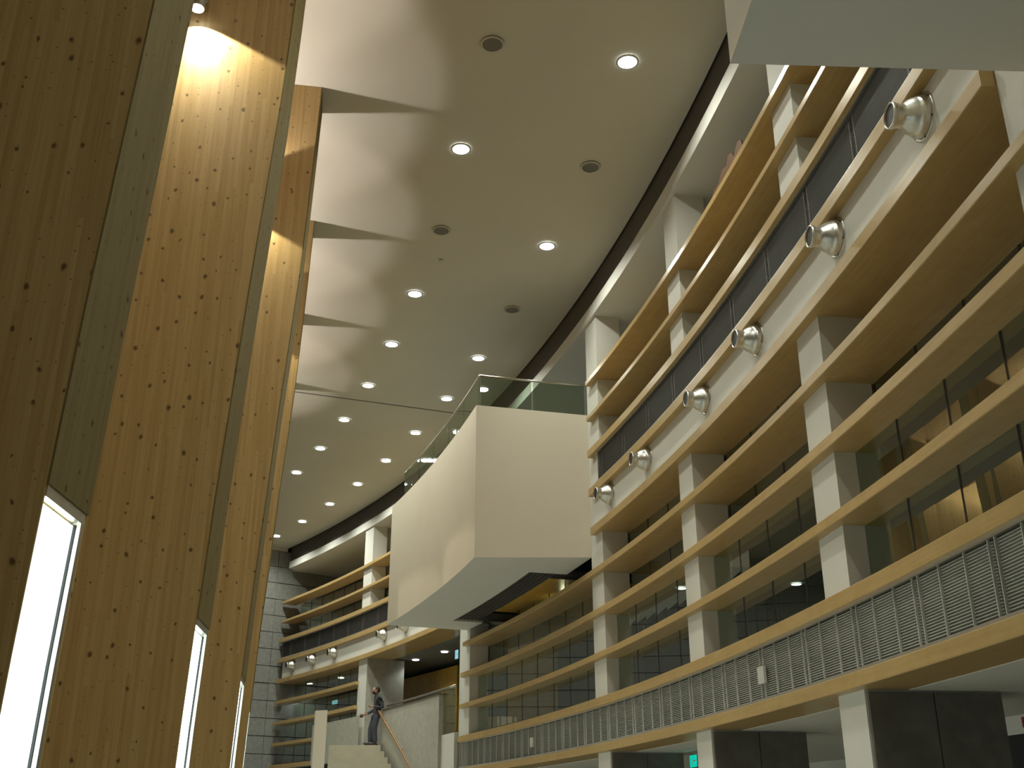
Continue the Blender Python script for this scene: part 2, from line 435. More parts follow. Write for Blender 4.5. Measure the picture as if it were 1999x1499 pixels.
grille(21.9, 35.35, HB['D'][1], HB['C'][0], 'dark slatted grille above the small nozzles on the far facade', 'dark_louvre', 1.108, 26, 22.5, 0, 1)
grille(29.36, 35.35, HB['J'][1], HB['I'][0], 'dark slatted grille at the bottom edge beside the stone wall', 'dark_louvre', 1.108, 23, 29.9, 0, 1)

# ------------------------------------------------------------------ air nozzles
def nozzle():
    root = empty('air_nozzle')
    MB().lathe([(.205,0),(.205,-.012),(.178,-.014),(.178,0)], 32).build('flange', M['alu'], root, True)
    body = MB().lathe([(.178,-.004),(.176,-.05),(.168,-.075),(.160,-.082),(.155,-.10),(.135,-.145),(.108,-.18),(.098,-.205),(.104,-.235),(.108,-.29),(.102,-.292),(.094,-.22),(.085,-.17)], 32).build('bell', M['alu'], root, True)
    MB().lathe([(.0,-.25),(.0975,-.25),(.1,-.278),(.0,-.28)], 24).build('throat', M['black'], root)
    MB().lathe([(.1085,-.26),(.112,-.262),(.112,-.288),(.1085,-.29)], 32).build('collar', M['alu'], root, True)
    for k in range(6):
        t = math.radians(30 + 60*k)
        MB().lathe([(0,-.02),(.009,-.018),(.009,0)], 8, Matrix.Translation((0, .191*math.cos(t), .191*math.sin(t)))).build('bolt', M['black'], root)
    MB().lathe([(0,-.014),(.008,-.012),(.008,0)], 8, Matrix.Translation((-.275, 0, .112)) @ Matrix.Rotation(math.radians(90), 4, 'Y')).build('set_screw', M['black'], root)
    return root
nz0 = nozzle()
NZ = [(3.80, 'large silver air nozzle nearest the upper right balcony, largest of the row'),
      (5.52, 'second large silver air nozzle from the right end of the white band'),
      (7.65, 'third large silver air nozzle from the right end of the white band'),
      (9.38, 'fourth silver air nozzle from the right end of the near white band'),
      (11.70, 'fifth silver air nozzle from the right, one before the central balcony'),
      (13.42, 'silver air nozzle of the near band closest to the central balcony'),
      (25.96, 'small air nozzle half hidden under the far bottom corner of the balcony'),
      (27.50, 'small far air nozzle just below the lower left corner of the balcony'),
      (31.21, 'small far air nozzle third from the stone wall'),
      (32.85, 'small far air nozzle second from the stone wall'),
      (34.44, 'small far air nozzle nearest the stone wall')]
for i, (a, lab) in enumerate(NZ):
    o = nz0 if i == 0 else copy_tree(nz0)
    o.location = P(60.10, a, 4.945); o.rotation_euler = (0, 0, math.radians(a)); o.scale = (.92, .92, .92)
    # slightly aimed along the hall
    tag(o, lab, 'air nozzle', 'silver air nozzles on the white band')

# ------------------------------------------------------------------ balconies
def balcony(a0f, a0w, a1, label, coffer=False, glass_to=None):
    zb, zt = 4.16, 6.90
    c = P(59.2, (a0f+a1)/2, zb)
    root = tag(empty('balcony', c), label, 'balcony', 'box balconies projecting from the facade')
    inv = Matrix.Translation(-c)
    def put(name, mb, m, par=root, smooth=False):
        me = mb.mesh(name); me.transform(inv); return link(name, me, M[m], par, smooth)
    near = a0f < 10
    put('front_wall', MB().arc(rect(58.20, 58.34, zb, zt), a0f, a1), 'cream')
    def xy(r, a): p = P(r, a, 0); return (p.x, p.y)
    if not near:
        sw = MB(); pl_ = [xy(58.20, a0f), xy(58.20, a0f+.14), xy(60.10, a0w+.14), xy(60.10, a0w)]; tops = [zt, zt, zt-.2, zt-.2]
        sw.add([p+(zb+Z0,) for p in pl_] + [p+(t+Z0,) for p, t in zip(pl_, tops)], [(3,2,1,0),(4,5,6,7),(0,1,5,4),(1,2,6,5),(2,3,7,6),(3,0,4,7)])
        put('side_wall', sw, 'cream')
        put('side_wall', MB().arc(rect(58.34, 60.10, zb, zt), a1-.14, a1), 'cream')
    else:
        put('side_wall', MB().arc(rect(58.34, 60.10, zb, zt), a1-.14, a1), 'cream')
        put('side_wall', MB().arc(rect(58.34, 60.10, zb, zt), a0f, a0f+.14), 'cream')
    sf = MB()
    if coffer:
        sf.prism([xy(60.10, a0w+.005), xy(58.203, a0f+.005), xy(58.203, a0f+.4), xy(58.203, 15.75), xy(60.10, 15.75)], zb-.003+Z0, zb+.12+Z0)
        sf.arc(rect(58.203, 59.40, zb-.003, zb+.12), 15.75, 20.7)
        sf.arc(rect(58.203, 60.10, zb-.003, zb+.12), 20.7, a1-.005)
        put('soffit', sf, 'plaster')
        put('coffer_side', MB().arc(rect(59.40, 59.42, zb+.05, 4.75), 15.7, 20.7), 'black')
        put('coffer_side', MB().arc(rect(59.40, 62.2, zb+.05, 4.75), 15.70, 15.74), 'black')
        put('coffer_side', MB().arc(rect(59.40, 62.2, zb+.05, 4.75), 20.66, 20.70), 'black')
        for q in range(6):
            put('coffer_slat', MB().arc(rect(59.45+.09*q, 59.475+.09*q, zb+.02, zb+.12), 15.78, 20.65), 'slot')
        for q in range(5):
            put('coffer_slat', MB().arc(rect(59.95, 62.2, zb+.02, zb+.12), 15.8+.1*q, 15.83+.1*q), 'slot')
            put('coffer_slat', MB().arc(rect(59.95, 62.2, zb+.02, zb+.12), 20.6-.1*q-.03, 20.6-.1*q), 'slot')
        put('coffer_top', MB().arc(rect(59.4, 62.3, 4.75, 4.8), 15.7, 20.7), 'black')
        put('golden_panel', MB().arc(rect(59.95, 62.2, zb+.14, zb+.16), 16.35, 20.1), 'gold')
    else:
        put('soffit', sf.arc(rect(58.203, 60.09, zb-.003, zb+.12), a0f+.005, a1-.005), 'plaster')
    put('deck', MB().arc(rect(58.30, 60.12, 5.85, 6.0), a0f+.1, a1-.05), 'carpet')
    # glass guard and handrail
    ge = glass_to or a1-.1
    n = max(2, round((ge-a0f)/1.15)); d = (ge-a0f-.06)/n
    for q in range(n):
        put('pane', MB().arc(rect(58.26, 58.272, zt-.02, 7.47), a0f+.06+q*d+.012, a0f+.06+(q+1)*d-.012), 'railglass')
    put('handrail', MB().tube([P(58.266, a0f+.03+(ge-a0f-.03)*q/24, 7.485) for q in range(25)], .021), 'steel', smooth=True)
    if not near:
        e0, e1 = P(58.27, a0f+.06, 0), P(60.08, a0w+.07, 0)
        for q in range(2):
            p0 = e0.lerp(e1, q*.5+.008); p1 = e0.lerp(e1, q*.5+.492); nrm = Vector((-(e1-e0).y, (e1-e0).x, 0)).normalized()*.006
            f0, f1 = -.2*(q*.5+.008), -.2*(q*.5+.492); gp = MB(); qs = [(p0-nrm, f0), (p1-nrm, f1), (p1+nrm, f1), (p0+nrm, f0)]
            gp.add([(p.x, p.y, zt-.02+fz+Z0) for p, fz in qs] + [(p.x, p.y, 7.47+fz+Z0) for p, fz in qs], [(3,2,1,0),(4,5,6,7),(0,1,5,4),(1,2,6,5),(2,3,7,6),(3,0,4,7)])
            put('pane', gp, 'railglass')
        put('handrail', MB().tube([P(58.266, a0f+.03, 7.485), P(60.08, a0w+.07, 7.285)], .021), 'steel', smooth=True)
    return root
balcony(14.94, 14.45, 21.72, 'cream box balcony with glass guard in the middle, projecting from the facade', True, 20.95)
balcony(-5.2, -5.2, 2.36, 'pale balcony underside filling the upper right corner')

# ------------------------------------------------------------------ timber fins with light panels (left)
PROF = [(54.68, ZF), (54.69, 0), (54.705, .7), (54.73, 1.48), (54.765, 2.4), (54.81, 3.3), (54.87, 4.5), (54.925, 5.4), (54.975, 6.3), (55.02, 7.6), (55.06, ZC)]
R_B, TH = 51.2, .575
def rprof(z):
    for (r0, z0), (r1, z1) in zip(PROF[:-1], PROF[1:]):
        if z0 <= z <= z1: return r0 + (r1-r0)*(z-z0)/(z1-z0)
    return PROF[-1][0]
def fin():
    root = empty('timber_fin')
    ZT = 1.48
    mb = MB()
    # radial outline (local x = r-54, z above floor); the end face has a pocket for the light panel
    def strip(y0, y1, pts):
        n = len(pts)
        v = [(r-54, y0, z-ZF) for r, z in pts] + [(r-54, y1, z-ZF) for r, z in pts]
        mb.add(v, [tuple(range(n)), tuple(range(2*n-1, n-1, -1))] + [(i, n+i, n+(i+1) % n, (i+1) % n) for i in range(n)])
    full = PROF + [(R_B, ZC), (R_B, ZF)]
    pocket = [(r-.045, z) for r, z in PROF if z < ZT] + [(rprof(ZT)-.045, ZT)] + [(r, z) for r, z in PROF if z >= ZT-.001] + [(R_B, ZC), (R_B, ZF)]
    strip(0, .012, full); strip(.012, TH-.03, pocket); strip(TH-.03, TH, full)
    mb.build('body', M['spruce'], root)
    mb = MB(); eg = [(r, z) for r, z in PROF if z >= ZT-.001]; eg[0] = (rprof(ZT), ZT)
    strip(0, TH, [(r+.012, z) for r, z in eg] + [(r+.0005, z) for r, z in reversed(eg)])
    tag(mb.build('shade_toned_edge', M['spruce_shade'], root), 'grey-green end face of the fin, its dim light put into the colour')  # thin skin over the end face, carrying the painted dimness
    lp = MB(); y0, y1 = .03, TH-.085
    zs = [(r, z) for r, z in PROF if z < ZT] + [(rprof(ZT), ZT)]
    def ribbon(m_, ya, yb, d0, d1, zt):
        pts = [(r, min(z, zt)) for r, z in zs]
        n = len(pts); v = []
        for r, z in pts: v += [(r-d0-54, ya, z-ZF), (r-d0-54, yb, z-ZF), (r-d1-54, yb, z-ZF), (r-d1-54, ya, z-ZF)]
        fs = [(0,1,2,3), tuple((n-1)*4+q for q in (3,2,1,0))]
        for i in range(n-1): fs += [(i*4+q, i*4+(q+1) % 4, i*4+4+(q+1) % 4, i*4+4+q) for q in range(4)]
        m_.add(v, fs)
    ribbon(lp, .014, TH-.075, .034, .044, ZT-.075)
    panel = lp.build('light_panel', M['panel'], root)
    fr = MB(); ribbon(fr, TH-.068, TH-.032, -.004, .044, ZT-.002); fr.build('frame_bar', M['alu'], panel)
    fr = MB(); ribbon(fr, TH-.0755, TH-.068, .02, .044, ZT-.07); fr.build('gasket', M['black'], panel)
    fr = MB(); x0 = rprof(ZT)-54
    fr.box(x0-.044, x0+.004, .013, TH-.032, ZT-ZF-.06, ZT-ZF-.001); fr.build('frame_bar', M['alu'], panel)
    return root
FIN0 = fin()
FL = ['tall knotty timber fin nearest the camera with a dark near side at the left edge',
      'second timber fin from the left, wide lamp-lit knotty face, light panel low down',
      'third timber fin from the left, lit face with a thin light panel low down',
      'fourth timber fin, rightmost visible narrow strip against the pale ceiling']
for k in range(10):
    o = FIN0 if k == 0 else copy_tree(FIN0)
    a = 2.16 + 3.64*(k-1)
    o.location = P(54, a, ZF); o.rotation_euler = (0, 0, math.radians(a))
    lab = FL[k-1] if 1 <= k <= 4 else ('timber fin beside the camera, out of the picture to the left' if k == 0 else 'timber fin of the row hidden behind the fourth one')
    tag(o, lab, 'timber fin', 'timber fins along the left wall')

# up-and-down lamps on the near faces of the fins
def side_lamp():
    root = empty('wall_lamp')
    MB().lathe([(0,-.255),(.062,-.255),(.07,-.25),(.07,.25),(.062,.255),(0,.255)], 24, Matrix.Rotation(math.radians(90), 4, 'Y')).build('housing', M['alu'], root, True)
    MB().lathe([(0,.256),(.06,.256),(.06,.263),(0,.263)], 20, Matrix.Rotation(math.radians(90), 4, 'Y')).build('lens', M['lamp'], root)
    MB().lathe([(0,.256),(.06,.256),(.06,.263),(0,.263)], 20, Matrix.Rotation(math.radians(-90), 4, 'Y')).build('lens', M['lamp'], root)
    MB().box(-.02, .02, .06, .145, -.02, .02).build('arm', M['alu'], root)
    MB().box(-.05, .05, .14, .15, -.07, .07).build('wall_plate', M['alu'], root)
    for nm, sgn, en, colr in (('down', 1, E_SIDE, C_SIDE), ('up', -1, E_UP, C_UP)):
        ld = bpy.data.lights.new('spot_'+nm, 'SPOT'); ld.energy = en; ld.color = colr
        ld.spot_size = math.radians(126); ld.spot_blend = .12; ld.shadow_soft_size = .03
        lo = bpy.data.objects.new('spot_'+nm, ld); COL.objects.link(lo); lo.parent = root
        lo.location = (0, 0, -.268*sgn); lo.rotation_euler = (0 if sgn > 0 else math.pi, 0, 0)
    return root
L0 = side_lamp(); first = True
for k in range(2, 7):
    o = L0 if first else copy_tree(L0); first = False
    a = 2.16 + 3.64*(k-1)
    o.location = P(54.14, a, 7.43) - Vector((-math.sin(math.radians(a)), math.cos(math.radians(a)), 0))*.15
    o.rotation_euler = (0, 0, math.radians(a))
    lab = ('bright round wall lamp at the top edge, half hidden by the nearest fin' if k == 2 else 'cylindrical up-and-down lamp on the near face of a timber fin, hidden between fins')
    tag(o, lab, 'wall lamp', 'up-and-down lamps between the timber fins')

def added_uplight():  # unseen lamps, added so the fin shadows on the ceiling taper to triangles
    root = empty('wall_lamp')
    MB().lathe([(0,-.12),(.062,-.12),(.07,-.115),(.07,.115),(.062,.12),(0,.12)], 24, Matrix.Rotation(math.radians(90), 4, 'Y')).build('housing', M['alu'], root, True)
    MB().lathe([(0,.121),(.06,.121),(.06,.128),(0,.128)], 20, Matrix.Rotation(math.radians(-90), 4, 'Y')).build('lens', M['lamp'], root)
    MB().box(-.02, .02, -.145, -.06, -.02, .02).build('arm', M['alu'], root)
    MB().box(-.05, .05, -.15, -.14, -.07, .07).build('wall_plate', M['alu'], root)
    ld = bpy.data.lights.new('spot_up', 'SPOT'); ld.energy = E_UP; ld.color = C_UP
    ld.spot_size = math.radians(122); ld.spot_blend = .2; ld.shadow_soft_size = .03
    lo = bpy.data.objects.new('spot_up', ld); COL.objects.link(lo); lo.parent = root
    lo.location = (0, 0, .135); lo.rotation_euler = (math.pi, 0, 0)
    return root
L1 = added_uplight()
for k in range(1, 7):
    o = L1 if k == 1 else copy_tree(L1)
    a = 2.16 + 3.64*(k-1)
    o.location = P(54.14, a, 7.53) + Vector((-math.sin(math.radians(a)), math.cos(math.radians(a)), 0))*(TH+.15)
    o.rotation_euler = (0, 0, math.radians(a))
    tag(o, 'short unseen uplight added on the far face of a timber fin', 'wall lamp', 'unseen uplights added on the far faces of the timber fins')

# ------------------------------------------------------------------ ceiling downlights and loudspeakers
RX = Matrix.Rotation(math.radians(90), 4, 'Y')
def downlight():
    root = empty('downlight')
    MB().lathe([(.122,-.001),(.150,-.001),(.150,.008),(.122,.012)], 32, RX).build('trim_ring', M['plaster'], root, True)
    MB().lathe([(0,.002),(.122,.002),(.122,.006),(.1,.009),(0,.011)], 32, RX).build('lens', M['lamp'], root)
    ld = bpy.data.lights.new('downlight_beam', 'AREA'); ld.shape = 'DISK'; ld.size = .22; ld.energy = E_DOWN; ld.color = C_DOWN; ld.spread = math.radians(145)
    lo = bpy.data.objects.new('downlight_beam', ld); COL.objects.link(lo); lo.parent = root; lo.location = (0, 0, -.03)
    return root
def speaker():
    root = empty('ceiling_speaker')
    MB().lathe([(.128,-.001),(.150,-.001),(.150,.010),(.128,.014)], 32, RX).build('trim_ring', M['ceil'], root, True)
    MB().lathe([(0,.004),(.128,.004),(.127,.010),(.09,.013),(0,.014)], 32, RX).build('mesh_cover', M['grillecloth'], root)
    return root
D0, S0 = downlight(), speaker(); fd = fs_ = True
DL = {(57.08,10.53): 'bright ceiling downlight nearest the camera in the row beside the timber fins',
      (57.08,15.28): 'second ceiling downlight in the row beside the timber fins',
      (57.08,17.64): 'third ceiling downlight in the row beside the timber fins',
      (57.08,20.0): 'fourth ceiling downlight of the fin-side row, just before the ceiling joint',
      (57.08,22.37): 'fifth ceiling downlight of the fin-side row, just past the ceiling joint',
      (57.08,24.72): 'sixth ceiling downlight in the row beside the timber fins',
      (57.08,27.04): 'seventh ceiling downlight in the row beside the timber fins',
      (57.08,29.35): 'ceiling downlight half hidden by the edge of the fourth timber fin',
      (58.97,8.29): 'large bright ceiling downlight nearest the facade fascia at the top',
      (58.97,13.0): 'second ceiling downlight of the facade-side row, left of the dark recess',
      (58.97,17.78): 'third ceiling downlight of the facade-side row, above the balcony handrail corner',
      (58.97,20.17): 'fourth ceiling downlight of the facade-side row, left of the balcony handrail',
      (58.97,22.6): 'fifth ceiling downlight of the facade-side row',
      (58.97,24.97): 'sixth ceiling downlight of the facade-side row',
      (58.97,27.3): 'seventh ceiling downlight of the facade-side row',
      (58.97,29.6): 'eighth ceiling downlight of the facade-side row',
      (58.97,31.9): 'last but one ceiling downlight before the stone wall',
      (58.97,34.1): 'last small ceiling downlight right by the stone wall'}
for a in (5.8, 1.06): DL[(57.08, a)] = 'ceiling downlight out of the picture behind the camera'
for a in (3.55, -1.2, -6.0): DL[(58.97, a)] = 'ceiling downlight out of the picture behind the camera'
for (r, a), lab in DL.items():
    o = D0 if fd else copy_tree(D0); fd = False
    o.location = P(r, a, ZC-.012); o.rotation_euler = (0, 0, math.radians(a)); tag(o, lab, 'downlight', 'round downlights in the hall ceiling')
for r, a, lab in ((57.2, 8.2, 'dark round ceiling speaker at the top, left of the largest downlight'), (59.05, 10.63, 'dark round ceiling speaker on the facade side of the ceiling'),
                  (57.13, 12.89, 'dark round ceiling speaker nearest the second fin shadow'), (58.99, 15.43, 'small dark ceiling speaker farthest away, nearest the balcony')):
    o = S0 if fs_ else copy_tree(S0); fs_ = False
    o.location = P(r, a, ZC-.014); tag(o, lab, 'speaker', 'round loudspeakers in the hall ceiling')
SD = MB().lathe([(0,-.03),(.03,-.03),(.045,-.002),(0,-.002)], 16, Matrix.Rotation(math.radians(-90), 4, 'Y')).build('smoke_detector', M['ceil'], None, True)
SD.location = P(57.3, 13.9, ZC-.001); tag(SD, 'tiny round detector on the ceiling between downlight rows', 'detector')

# ------------------------------------------------------------------ lamps in the rooms behind the facade
def room_lamp(r, a, z, lab, en=28, first=[None]):
    if first[0] is None:
        root = empty('room_downlight')
        MB().lathe([(.10,0),(.125,0),(.125,.006),(.10,.008)], 24, RX).build('trim_ring', M['alu'], root, True)
        MB().lathe([(0,.004),(.10,.004),(.09,.012),(0,.014)], 24, RX).build('lens', M['inlamp'], root)
        ld = bpy.data.lights.new('room_beam', 'SPOT'); ld.energy = en; ld.color = (.9, 1, .92); ld.spot_size = math.radians(140); ld.spot_blend = .6; ld.shadow_soft_size = .1
        lo = bpy.data.objects.new('room_beam', ld); COL.objects.link(lo); lo.parent = root; lo.location = (0, 0, -.04)
        first[0] = root; o = root
    else: o = copy_tree(first[0])
    o.location = P(r, a, z); tag(o, lab, 'downlight', 'round lamps in the rooms behind the facade')
ZR = 4.485
room_lamp(65.3, 16.64, ZR, 'round lamp behind glass in the lower right bay')
room_lamp(63.27, 17.57, ZR, 'round lamp behind glass at the left edge of a white column')
room_lamp(62.44, 20.05, ZR, 'round lamp behind the shelves under the balcony, touching a white column')
room_lamp(61.6, 26.8, ZR, 'round lamp in the stair hall ceiling, right one of the pair')
room_lamp(61.5, 28.5, ZR, 'round lamp in the stair hall ceiling, left one of the pair')
room_lamp(61.2, 33.1, ZR, 'round lamp below the far nozzles, right one of the pair')
room_lamp(61.0, 35.0, ZR, 'round lamp below the far nozzles, next to the stone wall')
o = MB().lathe([(0,-.02),(.03,-.02),(.045,.0),(.04,.02),(0,.03)], 16, RX).build('coffer_spotlight', M['inlamp'], None, True)
o.location = P(60.95, 18.2, 4.26); tag(o, 'tiny bright spotlight in the golden coffer under the balcony', 'spotlight')
ld = bpy.data.lights.new('coffer_beam', 'POINT'); ld.energy = 5; ld.color = (1, .9, .6); ld.shadow_soft_size = .04
lo = bpy.data.objects.new('coffer_beam', ld); COL.objects.link(lo); lo.parent = o; lo.location = (0, 0, -.06)

# ------------------------------------------------------------------ stair, landing, parapets
def xy(r, a): p = P(r, a, 0); return (p.x, p.y)
ZL = 1.96                                           # landing level
st = tag(empty('staircase', P(59.2, 26.5, ZF)), 'concrete staircase descending from the landing where the person stands', 'staircase')
inv = Matrix.Translation(-st.location)
def spart(name, mb, m, par=st, sm=False):
    me = mb.mesh(name); me.transform(inv); return link(name, me, M[m], par, sm)
spart('landing', MB().prism([(-4.80, 29.63), (-3.45, 29.63), xy(59.87, 27.0), xy(59.87, 29.2), (-5.05, 31.3)], Z0+ZL-.28, Z0+ZL), 'stairstone')
nst = 22; dz = (ZL-ZF)/(nst+1); t0 = Vector((-3.43, 29.63, 0)); l0 = Vector((-4.80, 29.63, 0))
dr = Vector((.41, -.912, 0)).normalized()*.295
for q in range(nst):
    a_, b_ = l0*(1-.0088*q), t0+dr*q; c_, d_ = t0+dr*(q+1), l0*(1-.0088*(q+1))
    z1 = Z0+ZL-dz*(q+1)
    spart('step', MB().prism([a_[:2], d_[:2], c_[:2], b_[:2]], max(0.0, z1-.32), z1), 'stairstone')
# parapet panel along the facade line, with handrail on brackets
pw = tag(empty('parapet_wall', P(60.0, 25, ZL-.6)), 'pale concrete parapet panel right of the person, carrying the sloping wooden handrail', 'parapet')
inv2 = Matrix.Translation(-pw.location)
def ppart(name, mb, m, par=pw, sm=False):
    me = mb.mesh(name); me.transform(inv2); return link(name, me, M[m], par, sm)
ppart('panel', MB().arc(rect(59.92, 60.06, -.2, 2.86), 23.02, 26.98), 'concrete')
ppart('capping', MB().arc(rect(59.90, 60.08, 2.86, 2.885), 23.0, 27.0), 'slot')
gr = tag(empty('glass_guard', P(60.02, 22.6, 1.95)), 'narrow glass guard with steel top rail between parapet panel and white column', 'guard rail')
me = MB().arc(rect(60.02, 60.034, 1.96, 2.95), 22.22, 22.98).mesh('pane'); me.transform(Matrix.Translation(-gr.location)); link('pane', me, M['railglass'], gr)
me = MB().tube([P(60.02, 22.2+4.7*q/12, 2.98) for q in range(13)], .03).mesh('top_rail'); me.transform(Matrix.Translation(-gr.location)); link('top_rail', me, M['steel'], gr, True)
for q in (22.22, 23.0, 24.9, 26.85):
    me = MB().tube([P(60.02, q, 2.80), P(60.02, q, 2.98)], .014).mesh('post'); me.transform(Matrix.Translation(-gr.location)); link('post', me, M['steel'], gr)
fb = MB().arc(rect(60.0, 60.12, -1.0, 1.95), 22.18, 23.05).build('slab_edge', M['plaster'], wall_right)
MB().arc(rect(60.08, 60.16, 1.0, 1.96), 22.18, 29.4).build('slab_edge', M['plaster'], wall_right)
hr = tag(empty('handrail', P(59.84, 25.6, 2.0)), 'sloping brown wooden handrail going down from the standing person', 'handrail')
inv3 = Matrix.Translation(-hr.location)
me = MB().tube([P(59.80, 26.95 - 5.2*q/10, 2.84 - 3.32*q/10) for q in range(11)], .028).mesh('rail'); me.transform(inv3); link('rail', me, M['oak'], hr, True)
for q in (.6, 3, 5.5, 8):
    a_ = 26.95-5.2*q/10; z_ = 2.84-3.32*q/10
    me = MB().tube([P(59.80, a_, z_-.02), P(59.86, a_, z_-.07), P(59.93, a_, z_-.07)], .01, 8).mesh('bracket'); me.transform(inv3); link('bracket', me, M['steel'], hr, True)
po = tag(MB().prism([xy(58.08, 27.0), xy(58.32, 26.75), xy(58.40, 27.05), xy(58.15, 27.3)], Z0-.9, Z0+2.78).build('stair_post', M['cream']), 'square cream post at the left side of the stair landing', 'post')
bk = tag(MB().arc(rect(59.88, 59.97, 1.7, 2.86), 28.8, 32.1).build('low_wall', M['concrete']), 'low grey wall between the stair post and the column behind the person', 'low wall')

# ------------------------------------------------------------------ signs and small things
def sign(p, a, w_, h_, m, lab, name='exit_sign'):
    root = tag(empty(name, p, math.radians(a)), lab, 'sign')
    MB().box(-.02, .02, -w_/2-.01, w_/2+.01, -h_/2-.01, h_/2+.01).build('case', M['alu'], root)
    MB().box(-.026, -.02, -w_/2, w_/2, -h_/2, h_/2).build('face', M[m], root)
    # running figure and arrow, white
    f = MB(); 
    f.box(-.029, -.026, -w_*.34, -w_*.06, -.012, .012); f.box(-.029, -.026, w_*.10, w_*.16, -h_*.3, h_*.12); f.box(-.029, -.026, w_*.10, w_*.16, h_*.18, h_*.34)
    f.build('pictogram', M['plaster'], root)
    return root

# brown card lying on the top shelf
cr = tag(empty('cardboard_scrap', P(60.25, 8.3, 7.25)), 'torn brown cardboard leaning on the topmost shelf', 'cardboard')
inv4 = Matrix.Translation(-cr.location)
outl = [(8.95,7.252),(8.9,7.40),(8.82,7.44),(8.78,7.62),(8.6,7.60),(8.45,7.72),(8.3,7.66),(8.24,7.78),(8.1,7.72),(8.02,7.60),(7.92,7.74),(7.8,7.70),(7.7,7.52),(7.66,7.252)]
v = [P(60.14+.10*(z-7.25), a, z) for a, z in outl] + [P(60.146+.10*(z-7.25)+.012, a, z) for a, z in outl]
n = len(outl); mb = MB(); mb.add(v, [tuple(range(n)), tuple(range(2*n-1, n-1, -1))] + [(i, (i+1) % n, n+(i+1) % n, n+i) for i in range(n)])
me = mb.mesh('sheet'); me.transform(inv4); link('sheet', me, M['card'], cr)
me = MB().arc([(60.16,7.252),(60.42,7.252),(60.42,7.27),(60.16,7.29)], 7.9, 8.75).mesh('folded_flap'); me.transform(inv4); link('folded_flap', me, M['card'], cr)

# ------------------------------------------------------------------ person on the landing
def skinned(name, verts, edges, radii, m, parent, root_i=0, sub=2):
    me = bpy.data.meshes.new(name); me.from_pydata(verts, edges, [])
    o = link(name, me, M[m], parent)
    md = o.modifiers.new('skin', 'SKIN')
    for i, sv in enumerate(me.skin_vertices[0].data): sv.radius = radii[i] if isinstance(radii[i], tuple) else (radii[i],)*2; sv.use_root = (i == root_i)
    s2 = o.modifiers.new('sub', 'SUBSURF'); s2.levels = sub; s2.render_levels = sub
    return o
M['skin'] = flat('skin', (.36, .19, .12), .6); M['cloth'] = flat('dark_grey_cloth', (.040, .042, .050), .85); M['trouser'] = flat('grey_blue_cloth', (.050, .056, .075), .85)
M['hair'] = flat('dark_hair', (.012, .010, .009), .7); M['shoe'] = flat('dark_shoe', (.03, .026, .024), .5)
pp = tag(empty('person', (0,0,0)), 'person in dark grey clothes leaning by the parapet on the stair landing', 'person')
# local: facing -x, z up, 1.75 tall, then scaled
V = [(0,0,.93),(.02,0,1.10),(.02,0,1.28),(-.01,0,1.42),(-.05,0,1.50),           # 0 pelvis..neck
     (.0,.17,1.40),(.03,.25,1.14),(-.20,.17,.93),                               # 5 L shoulder, elbow, wrist
     (.0,-.17,1.40),(.10,-.24,1.13),(-.13,-.14,1.13),                            # 8 R
     (0,.10,.88),(-.06,.11,.50),(-.02,.11,.10),                                  # 11 L leg
     (0,-.10,.88),(-.02,-.11,.50),(.06,-.11,.10),                                # 14 R leg
     (-.07,0,1.56)]
Ed = [(0,1),(1,2),(2,3),(3,4),(3,5),(5,6),(6,7),(3,8),(8,9),(9,10),(0,11),(11,12),(12,13),(0,14),(14,15),(15,16),(4,17)]
Rr = [(.115,.095),(.13,.105),(.16,.125),(.13,.10),.06,.075,.055,.04,.075,.055,.04,.07,.06,.045,.07,.06,.045,.055]
body = skinned('body', V, Ed, Rr, 'cloth', pp)
# trousers as clothing over the legs
skinned('trousers', [(0,0,.95),(0,.10,.86),(-.06,.11,.50),(-.02,.11,.07),(0,-.10,.86),(-.02,-.11,.50),(.06,-.11,.07)], [(0,1),(1,2),(2,3),(0,4),(4,5),(5,6)], [(.125,.10),.092,.080,.068,.092,.080,.068], 'trouser', pp)
hd = MB(); 
import itertools
def ell(mb, c, rx, ry, rz, nu=16, nv=12, f=None):
    v = []
    for j in range(nv+1):
        ph = math.pi*j/nv
        for i in range(nu):
            th = 2*math.pi*i/nu
            p = Vector((rx*math.sin(ph)*math.cos(th), ry*math.sin(ph)*math.sin(th), rz*math.cos(ph)))
            if f: p = f(p)
            v.append(Vector(c)+p)
    mb.add(v, [(j*nu+i, j*nu+(i+1) % nu, (j+1)*nu+(i+1) % nu, (j+1)*nu+i) for j in range(nv) for i in range(nu)])
def face(p):
    q = p.copy()
    if q.z < 0: q.x *= 1-.12*(-q.z/.12); q.y *= 1-.22*(-q.z/.12)
    if q.x < 0 and abs(q.y) < .03 and -.05 < q.z < .02: q.x -= .018
    return q
ell(hd, (-.09, 0, 1.645), .095, .075, .118, 20, 16, face)
head = hd.build('head', M['skin'], pp, True)
hh = MB(); ell(hh, (-.072, 0, 1.672), .092, .082, .108, 20, 14); hh.build('hair', M['hair'], head, True)
eb = MB(); ell(eb, (-.178, .03, 1.65), .008, .014, .008, 8, 6); ell(eb, (-.178, -.03, 1.65), .008, .014, .008, 8, 6); eb.build('eyes', M['hair'], head, True)
mo = MB(); ell(mo, (-.168, 0, 1.585), .008, .022, .005, 8, 6); mo.build('mouth', M['card'], head, True)
bd = MB(); ell(bd, (-.13, 0, 1.575), .055, .058, .05, 12, 8); bd.build('beard', M['hair'], head, True)
